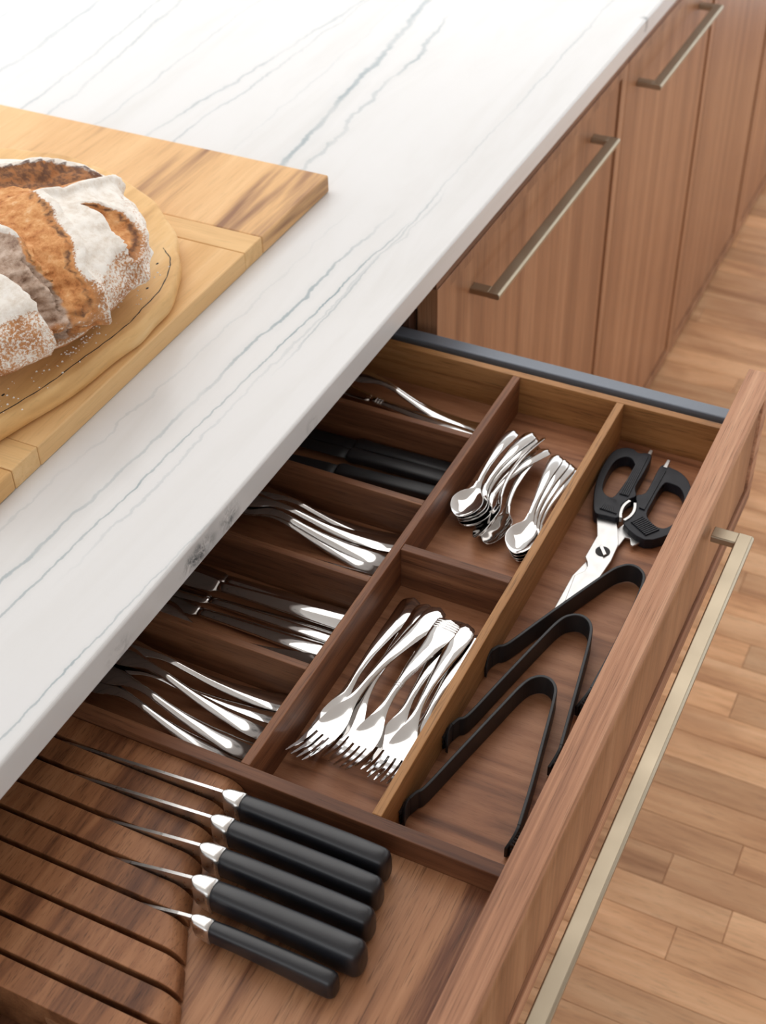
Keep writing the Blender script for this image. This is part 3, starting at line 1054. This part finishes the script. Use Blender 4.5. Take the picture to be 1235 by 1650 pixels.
def ribs(p0, p1, q0, q1, n, z, parent):
    """raised ribs: n bars, each running from a point on p0-p1 to a point on q0-q1"""
    m = MB()
    for k in range(n):
        u = (k + .5) / n
        a = Vector(p0).lerp(Vector(p1), u)
        b = Vector(q0).lerp(Vector(q1), u)
        d = (b - a).normalized()
        nn = Vector((-d.y, d.x)) * 0.00075
        m.prism([tuple(a + nn), tuple(b + nn), tuple(b - nn), tuple(a - nn)], z - .0004, z + .0015)
    o = m.build('grip_ribs', BLACKRUB, parent, shift=world_loc(sc))
    tag(o, kind='stuff')
    return o


ribs((1.0600, -0.2575), (1.0590, -0.2765), (1.0795, -0.2600), (1.0790, -0.2700), 9, ZFL + .0155, hA)
ribs((1.0905, -0.2685), (1.0905, -0.2785), (1.1620, -0.2690), (1.1620, -0.2770), 5, ZFL + .0155, hA)
ribs((1.0555, -0.2925), (1.0420, -0.3130), (1.0690, -0.3000), (1.0560, -0.3230), 10, ZFL + .0135, hB)
ribs((1.0800, -0.2935), (1.0790, -0.2995), (1.1500, -0.2955), (1.1500, -0.3005), 4, ZFL + .0135, hB)
bl1 = [(1.0627, -0.2542), (1.0263, -0.2676), (0.9922, -0.2671), (0.9860, -0.2715), (0.9800, -0.2738), (0.9720, -0.2735), (0.9623, -0.2668), (0.9238, -0.2706),
       (0.9030, -0.2700), (0.9300, -0.2800), (0.9700, -0.2898), (0.9968, -0.2922), (1.0227, -0.2912), (1.0422, -0.2840), (1.0598, -0.2761)]
MB().prism(bl1, ZFL + .0074, ZFL + .0098).build('blade', BRIGHT, sc, bevel=0.0005)
bl2 = [(1.0480, -.2817), (1.0619, -.2864), (1.0400, -.3100), (1.0305, -.3040), (1.0312, -.3015), (1.0400, -.2980), (1.0395, -.2930), (1.0250, -.2912), (1.0077, -.2880),
       (.9700, -.2800), (.9254, -.2690), (.8972, -.2643), (.9173, -.2638), (.9645, -.2638), (.9880, -.2690), (1.0100, -.2750), (1.0300, -.2790)]
MB().prism(bl2, ZFL + .0040, ZFL + .0064).build('blade', BRIGHT, sc, bevel=0.0005)
pv = MB()
pv.rings([[(1.0061 + r * math.cos(k * math.pi / 10), -0.2804 + r * math.sin(k * math.pi / 10), z) for k in range(20)]
          for r, z in ((.0074, ZFL + .0098), (.0074, ZFL + .0103), (.0066, ZFL + .0105))])
pvo = pv.build('pivot', DARKM, sc)
MB().prism([(1.0135, -.2772), (1.0102, -.2752), (.9988, -.2836), (1.0020, -.2858)], ZFL + .0106, ZFL + .0122).build('pivot_tab', BRIGHT, pvo, bevel=.0004,
                                                                                                              shift=world_loc(sc))


def arc_strip(pts, w, z0, z1, name, mat, parent):
    m = MB()
    path = smooth_path(pts, 5)
    n = len(path)
    rr = []
    for i, p in enumerate(path):
        d = (path[min(i + 1, n - 1)] - path[max(i - 1, 0)]).normalized()
        q = Vector((-d.y, d.x, 0)) * w / 2
        rr.append([(p.x + q.x, p.y + q.y, z1), (p.x - q.x, p.y - q.y, z1), (p.x - q.x, p.y - q.y, z0), (p.x + q.x, p.y + q.y, z0)])
    m.rings(rr)
    return m.build(name, mat, parent)


tag(arc_strip([(1.0842, -.2822), (1.0780, -.2797), (1.0700, -.2788), (1.0610, -.2800), (1.0549, -.2820)], .0026, ZFL + .011, ZFL + .0168, 'jar_opener_insert', BRIGHT, sc),
    'bright steel insert')
tag(arc_strip([(1.0850, -.2875), (1.0780, -.2896), (1.0700, -.2904), (1.0620, -.2890), (1.0550, -.2858)], .0026, ZFL + .009, ZFL + .0148, 'jar_opener_insert', BRIGHT, sc),
    'bright steel insert')
for pts in ([(1.1625, -.2738), (1.1760, -.2746), (1.1755, -.2782), (1.1620, -.2788)], [(1.1540, -.2960), (1.1675, -.2966), (1.1670, -.3001), (1.1536, -.3006)]):
    tag(MB().prism(pts, ZFL + .009, ZFL + .0150).build('screwdriver_tip', BRIGHT, sc, bevel=.0006), 'bright steel tip')

# ------------------------------------------------------------------ cutting boards
rb = thing('rectangular_board', 'large rectangular wooden board lying flat on the stone worktop', 'cutting board', (0.95, 0.42, 0.9151))
ZR0, ZR1 = 0.9152, 0.9370
yA, yB = 0.1815, 0.664
bvb = 0.0026
MB().box(1.1580, 1.3170, yA, yB, ZR0, ZR1).build('plank', BOARD, rb, bevel=bvb, segs=3)
MB().box(1.1205, 1.1577, yA + .0005, yB, ZR0, ZR1 + .0002).build('cross_batten', BOARD_BATTEN, rb, bevel=0.0012)
MB().box(0.7480, 1.1202, yA, yB, ZR0, ZR1).build('plank', BOARD_PLAIN, rb, bevel=0.0014)
MB().box(0.7110, 0.7477, yA + .0005, yB, ZR0, ZR1 + .0002).build('cross_batten', BOARD_BATTEN, rb, bevel=0.0012)
MB().box(0.5600, 0.7107, yA, yB, ZR0, ZR1).build('plank', BOARD_PLAIN, rb, bevel=bvb, segs=3)

ro = thing('round_board', 'thick round wooden board under the bread loaf', 'cutting board', (0.9, 0.44, ZR1 + .0003))
R_out = [(1.1950, 0.4900), (1.1900, 0.4200), (1.1640, 0.3440), (1.1270, 0.2850), (1.0830, 0.2410), (1.0500, 0.2180), (1.0150, 0.1990), (0.9760, 0.1880), (0.9320, 0.1850),
         (0.8840, 0.1880), (0.8080, 0.1970), (0.7350, 0.2150), (0.6700, 0.2450), (0.6200, 0.3000), (0.5950, 0.3800), (0.6000, 0.4800), (0.6500, 0.5900),
         (0.7400, 0.6700), (0.8600, 0.7100), (0.9900, 0.7000), (1.1000, 0.6500), (1.1700, 0.5750)]
out = spl(R_out, 6)
cxr = sum(p[0] for p in out) / len(out)
cyr = sum(p[1] for p in out) / len(out)
ZO0, ZO1 = ZR1 + .0004, 0.9610
rings = []
for f, z in ((.970, ZO0), (.995, ZO0 + .003), (1.002, ZO0 + .010), (.998, ZO1 - .0035), (.988, ZO1 - .0008), (.978, ZO1)):
    rings.append([(cxr + (p[0] - cxr) * f + .0012 * math.sin(i * .9), cyr + (p[1] - cyr) * f + .0012 * math.cos(i * .7), z) for i, p in enumerate(out)])
MB().rings(rings).build('board_disc', ROUND, ro, smooth=True).modifiers.new('es', 'EDGE_SPLIT').split_angle = math.radians(50)
# dark split running along the near rim, and small worm holes
crack = [(1.060, 0.2440), (1.052, 0.2345), (1.044, 0.2250), (1.020, 0.2120), (0.985, 0.2010), (0.950, 0.1985), (0.925, 0.1960), (0.884, 0.1985), (0.850, 0.2030),
         (0.808, 0.2070), (0.770, 0.2150), (0.735, 0.2240)]
cm = MB()
rr = []
cp = smooth_path(crack, 4)
for i, p in enumerate(cp):
    d = (cp[min(i + 1, len(cp) - 1)] - cp[max(i - 1, 0)]).normalized()
    w = .00035 + .00035 * abs(math.sin(i * 1.7)) if 2 < i < len(cp) - 2 else .0003
    q = Vector((-d.y, d.x, 0)) * w
    j = Vector((0, .0004 * math.sin(i * 2.3), 0))
    p = p + j
    rr.append([(p.x + q.x, p.y + q.y, ZO1 + .00012), (p.x - q.x, p.y - q.y, ZO1 + .00012), (p.x - q.x, p.y - q.y, ZO1 - .002), (p.x + q.x, p.y + q.y, ZO1 - .002)])
cm.rings(rr)
tag(cm.build('rim_split', DARKM, ro), 'dark split in the wood')
for (x, y) in ((1.118, 0.318), (1.100, 0.296), (1.030, 0.232), (0.985, 0.215), (0.775, 0.235)):
    wm = MB()
    wm.rings([[(x + .0022 * math.cos(k * .785), y + .0012 * math.sin(k * .785), z) for k in range(8)] for z in (ZO1 - .001, ZO1 + .00012)])
    tag(wm.build('worm_hole', DARKM, ro), 'small dark hole')


# ------------------------------------------------------------------ bread
def bread_mat():
    t = NT('rustic_bread_crust')
    at = t.n('ShaderNodeAttribute')
    at.attribute_name = 'zones'
    sep = t.n('ShaderNodeSeparateColor')
    t.set(sep.inputs[0], at.outputs['Color'])
    fl, ga, dk = sep.outputs
    al = at.outputs['Alpha']
    tc = t.n('ShaderNodeTexCoord').outputs['Object']
    n1 = t.noise(tc, 90.0, 5.0, 0.7)
    n2 = t.noise(tc, 420.0, 3.0, 0.6)
    n3 = t.noise(tc, 28.0, 4.0, 0.65, 0.5)
    crust = t.ramp(n3, [(0.3, (0.36, 0.15, 0.055)), (0.5, (0.52, 0.25, 0.105)), (0.7, (0.62, 0.34, 0.17))])
    gash = t.ramp(n1, [(0.28, (0.28, 0.095, 0.030)), (0.42, (0.56, 0.235, 0.080)), (0.58, (0.72, 0.37, 0.150)), (0.75, (0.82, 0.56, 0.33))])
    crumb = t.ramp(n1, [(0.30, (0.22, 0.13, 0.09)), (0.46, (0.46, 0.33, 0.25)), (0.66, (0.66, 0.53, 0.44))])
    flour = t.ramp(n1, [(0.3, (0.70, 0.62, 0.53)), (0.55, (0.86, 0.82, 0.76)), (0.8, (0.90, 0.88, 0.84))])
    fm = t.math('ADD', fl, t.math('MULTIPLY', t.math('SUBTRACT', n2, 0.5), 1.1))
    fm = t.math('ADD', fm, t.math('MULTIPLY', t.math('SUBTRACT', n3, 0.5), 0.6))
    c = t.mix(t.map(fm, 0.35, 0.62, 0.0, 1.0, True), crust, flour)
    c = t.mix(t.map(ga, 0.35, 0.65, 0.0, 1.0, True), c, gash)
    c = t.mix(t.map(al, 0.35, 0.65, 0.0, 1.0, True), c, crumb)
    dm = t.math('ADD', dk, t.math('MULTIPLY', t.math('SUBTRACT', n1, 0.5), 0.9))
    c = t.mix(t.map(dm, 0.40, 0.72, 0.0, 0.9, True), c, (0.075, 0.026, 0.018))
    h = t.math('ADD', t.math('MULTIPLY', n1, 0.8), t.math('MULTIPLY', n2, 0.25))
    t.bump(h, 0.40, 0.003)
    return t.out(c, 0.75, 0.0, 0.25)


from mathutils import noise as mnoise
BC = Vector((0.86897, 0.38382, 1.0060))
BA, BB, BCc, BTH = 0.215, 0.182, 0.0655, -0.63596
GASH = [(-.45, .40), (.10, .30), (.45, .329), (.605, .401), (.796, .461), (.908, .329), (.938, .28), (.792, .12), (.631, -.019), (.607, -.008), (.505, -.031), (.531, -.268),
        (.534, -.492), (.516, -.695), (.539, -.776), (.528, -.844), (.493, -.868), (.421, -.906), (.418, -.846), (.375, -.731), (.348, -.61), (.337, -.419),
        (.296, -.326), (.10, -.10), (-.45, .10)]
CRUMB = [(.0, -.16), (.283, -.376), (.331, -.443), (.348, -.61), (.407, -.734), (.451, -.843), (.434, -.90), (.321, -.947), (.291, -.916), (.288, -.876),
         (.256, -.764), (.203, -.667), (-.05, -.45)]
LEAF = [(.690, -.175), (.795, -.190), (.850, -.228), (.890, -.310), (.885, -.400), (.845, -.485), (.795, -.570), (.775, -.500), (.745, -.369)]
FLAP = [(-.5, -.30), (-.05, -.45), (.203, -.667), (.256, -.764), (.288, -.876), (.31, -.96), (.10, -1.2), (-.6, -1.0)]


def sdf(poly, x, y):
    d = 1e9
    inside = False
    n = len(poly)
    for i in range(n):
        ax, ay = poly[i]
        bx, by = poly[(i + 1) % n]
        ex, ey = bx - ax, by - ay
        wx, wy = x - ax, y - ay
        q = max(0.0, min(1.0, (wx * ex + wy * ey) / (ex * ex + ey * ey + 1e-12)))
        dx, dy = wx - ex * q, wy - ey * q
        d = min(d, dx * dx + dy * dy)
        if (ay > y) != (by > y) and x < ex * (y - ay) / (by - ay) + ax:
            inside = not inside
    d = math.sqrt(d)
    return -d if inside else d


def sst(a, b, x):
    u = max(0.0, min(1.0, (x - a) / (b - a)))
    return u * u * (3 - 2 * u)


NU, NV = 300, 130
verts, faces, cols = [], [], []
ct_, st_ = math.cos(BTH), math.sin(BTH)
for j in range(NV + 1):
    ph = math.pi * (j / NV) - math.pi / 2
    for i in range(NU):
        th = 2 * math.pi * i / NU
        u, v, w = math.cos(ph) * math.cos(th), math.cos(ph) * math.sin(th), math.sin(ph)
        upm = 1.0 if w > -0.25 else 0.0
        nz = mnoise.noise(Vector((u * 5, v * 5, w * 5)))
        nz2 = mnoise.noise(Vector((u * 22, v * 22, w * 22)))
        uu, vv = u + .007 * nz2, v + .007 * mnoise.noise(Vector((u * 20 + 9, v * 20, w * 20)))
        g = sdf(GASH, uu, vv) if upm else 1
        cr = sdf(CRUMB, uu, vv) if upm else 1
        lf = sdf(LEAF, uu, vv) if upm else 1
        fp = sdf(FLAP, uu, vv) if upm else 1
        ing, inc, inl, inf = sst(.012, -.012, g), sst(.012, -.012, cr), sst(.010, -.010, lf), sst(.012, -.012, fp)
        disp = .0030 * nz + .0005 * nz2
        disp += -.010 * sst(0.0, -.10, g) * (1 - inc) - .008 * inc + .005 * inf
        disp += -.0045 * sst(0, -.04, lf)
        rough = mnoise.fractal(Vector((u * 16, v * 16, w * 16)), 0.8, 2.0, 4)
        disp += .0022 * rough * max(ing * .9, inc, inl * .5)
        disp += .0050 * math.exp(-((g - .02) / .030) ** 2) * (1 - ing) * (1 if u > .3 else .6)
        disp += .0028 * math.exp(-((lf - .015) / .02) ** 2) * (1 - inl)
        k = 1 + disp / .075
        px, py, pz = BA * u * k, BB * v * k, BCc * w * k
        X = BC.x + ct_ * px - st_ * py
        Y = BC.y + st_ * px + ct_ * py
        Zz = max(BC.z + pz, ZO1 + .0004)
        verts.append((X, Y, Zz))
        fl = .95 * sst(.05, .50, w + .16 * nz) if u > .0 else .9 * sst(.05, .45, w)
        if inf > .5:
            fl = max(.95 * sst(.26, .52, w + .08 * nz), .46 * sst(-.7, -.1, w))
        else:
            fl = max(fl, .50 * sst(-.7, -.2, w))
        if u > .90:
            fl = max(fl, .62)
        fl *= (1 - ing) * (1 - inl) * (1 - inc)
        dk = .62 * math.exp(-((g + .008) / .016) ** 2) * (1 if (v > -.45 or g < 0) else .5) * (1 if upm else 0) * (1 - inc * .6)
        dk = max(dk, .70 * math.exp(-((lf + .006) / .012) ** 2) * (1 if upm else 0))
        if v > .22 and g < .01:
            dk = max(dk, .62)
        if fp > 0:
            dk = max(dk, .35 * math.exp(-(fp / .02) ** 2))
        cols.append((fl, max(ing, inl), min(dk, 1), inc))
for j in range(NV):
    for i in range(NU):
        a, b = j * NU + i, j * NU + (i + 1) % NU
        faces.append((a, b, b + NU, a + NU))
bme = bpy.data.meshes.new('bread_loaf')
bme.from_pydata(verts, [], faces)
bme.validate()
ca = bme.color_attributes.new('zones', 'FLOAT_COLOR', 'POINT')
for i, c in enumerate(cols):
    ca.data[i].color = c
for p in bme.polygons:
    p.use_smooth = True
bme.materials.append(bread_mat())
bl = bpy.data.objects.new('bread_loaf', bme)
COL.objects.link(bl)
tag(bl, 'floured round loaf of crusty bread with deep split scores, on the round board', 'bread')

# loose flour and crumbs on the round board
fm = MB()
spots = [((0.872, 0.217), .020, 40), ((0.93, 0.205), .05, 30), ((0.80, 0.222), .05, 40), ((0.985, 0.222), .03, 14), ((1.10, 0.37), .03, 8)]
for (c, sp_, n) in spots:
    for _ in range(n):
        x, y = random.gauss(c[0], sp_), random.gauss(c[1], sp_ * .25)
        if y < .198 + max(0.0, (x - .98)) * .35:
            continue
        r = random.uniform(.0004, .0016)
        i0 = len(fm.v)
        zz = ZO1 + .0001
        fm.v += [(x + r, y, zz), (x, y + r * .8, zz), (x - r, y, zz), (x, y - r, zz), (x + r * .1, y, zz + r * .8)]
        fm.f += [(i0, i0 + 1, i0 + 4), (i0 + 1, i0 + 2, i0 + 4), (i0 + 2, i0 + 3, i0 + 4), (i0 + 3, i0, i0 + 4), (i0 + 3, i0 + 2, i0 + 1, i0)]
FLOUR = simple('loose_flour', (0.88, 0.85, 0.80), 0.9)
tag(fm.build('flour_crumbs', FLOUR), 'loose white flour crumbs scattered on the round board', 'flour', kind='stuff')
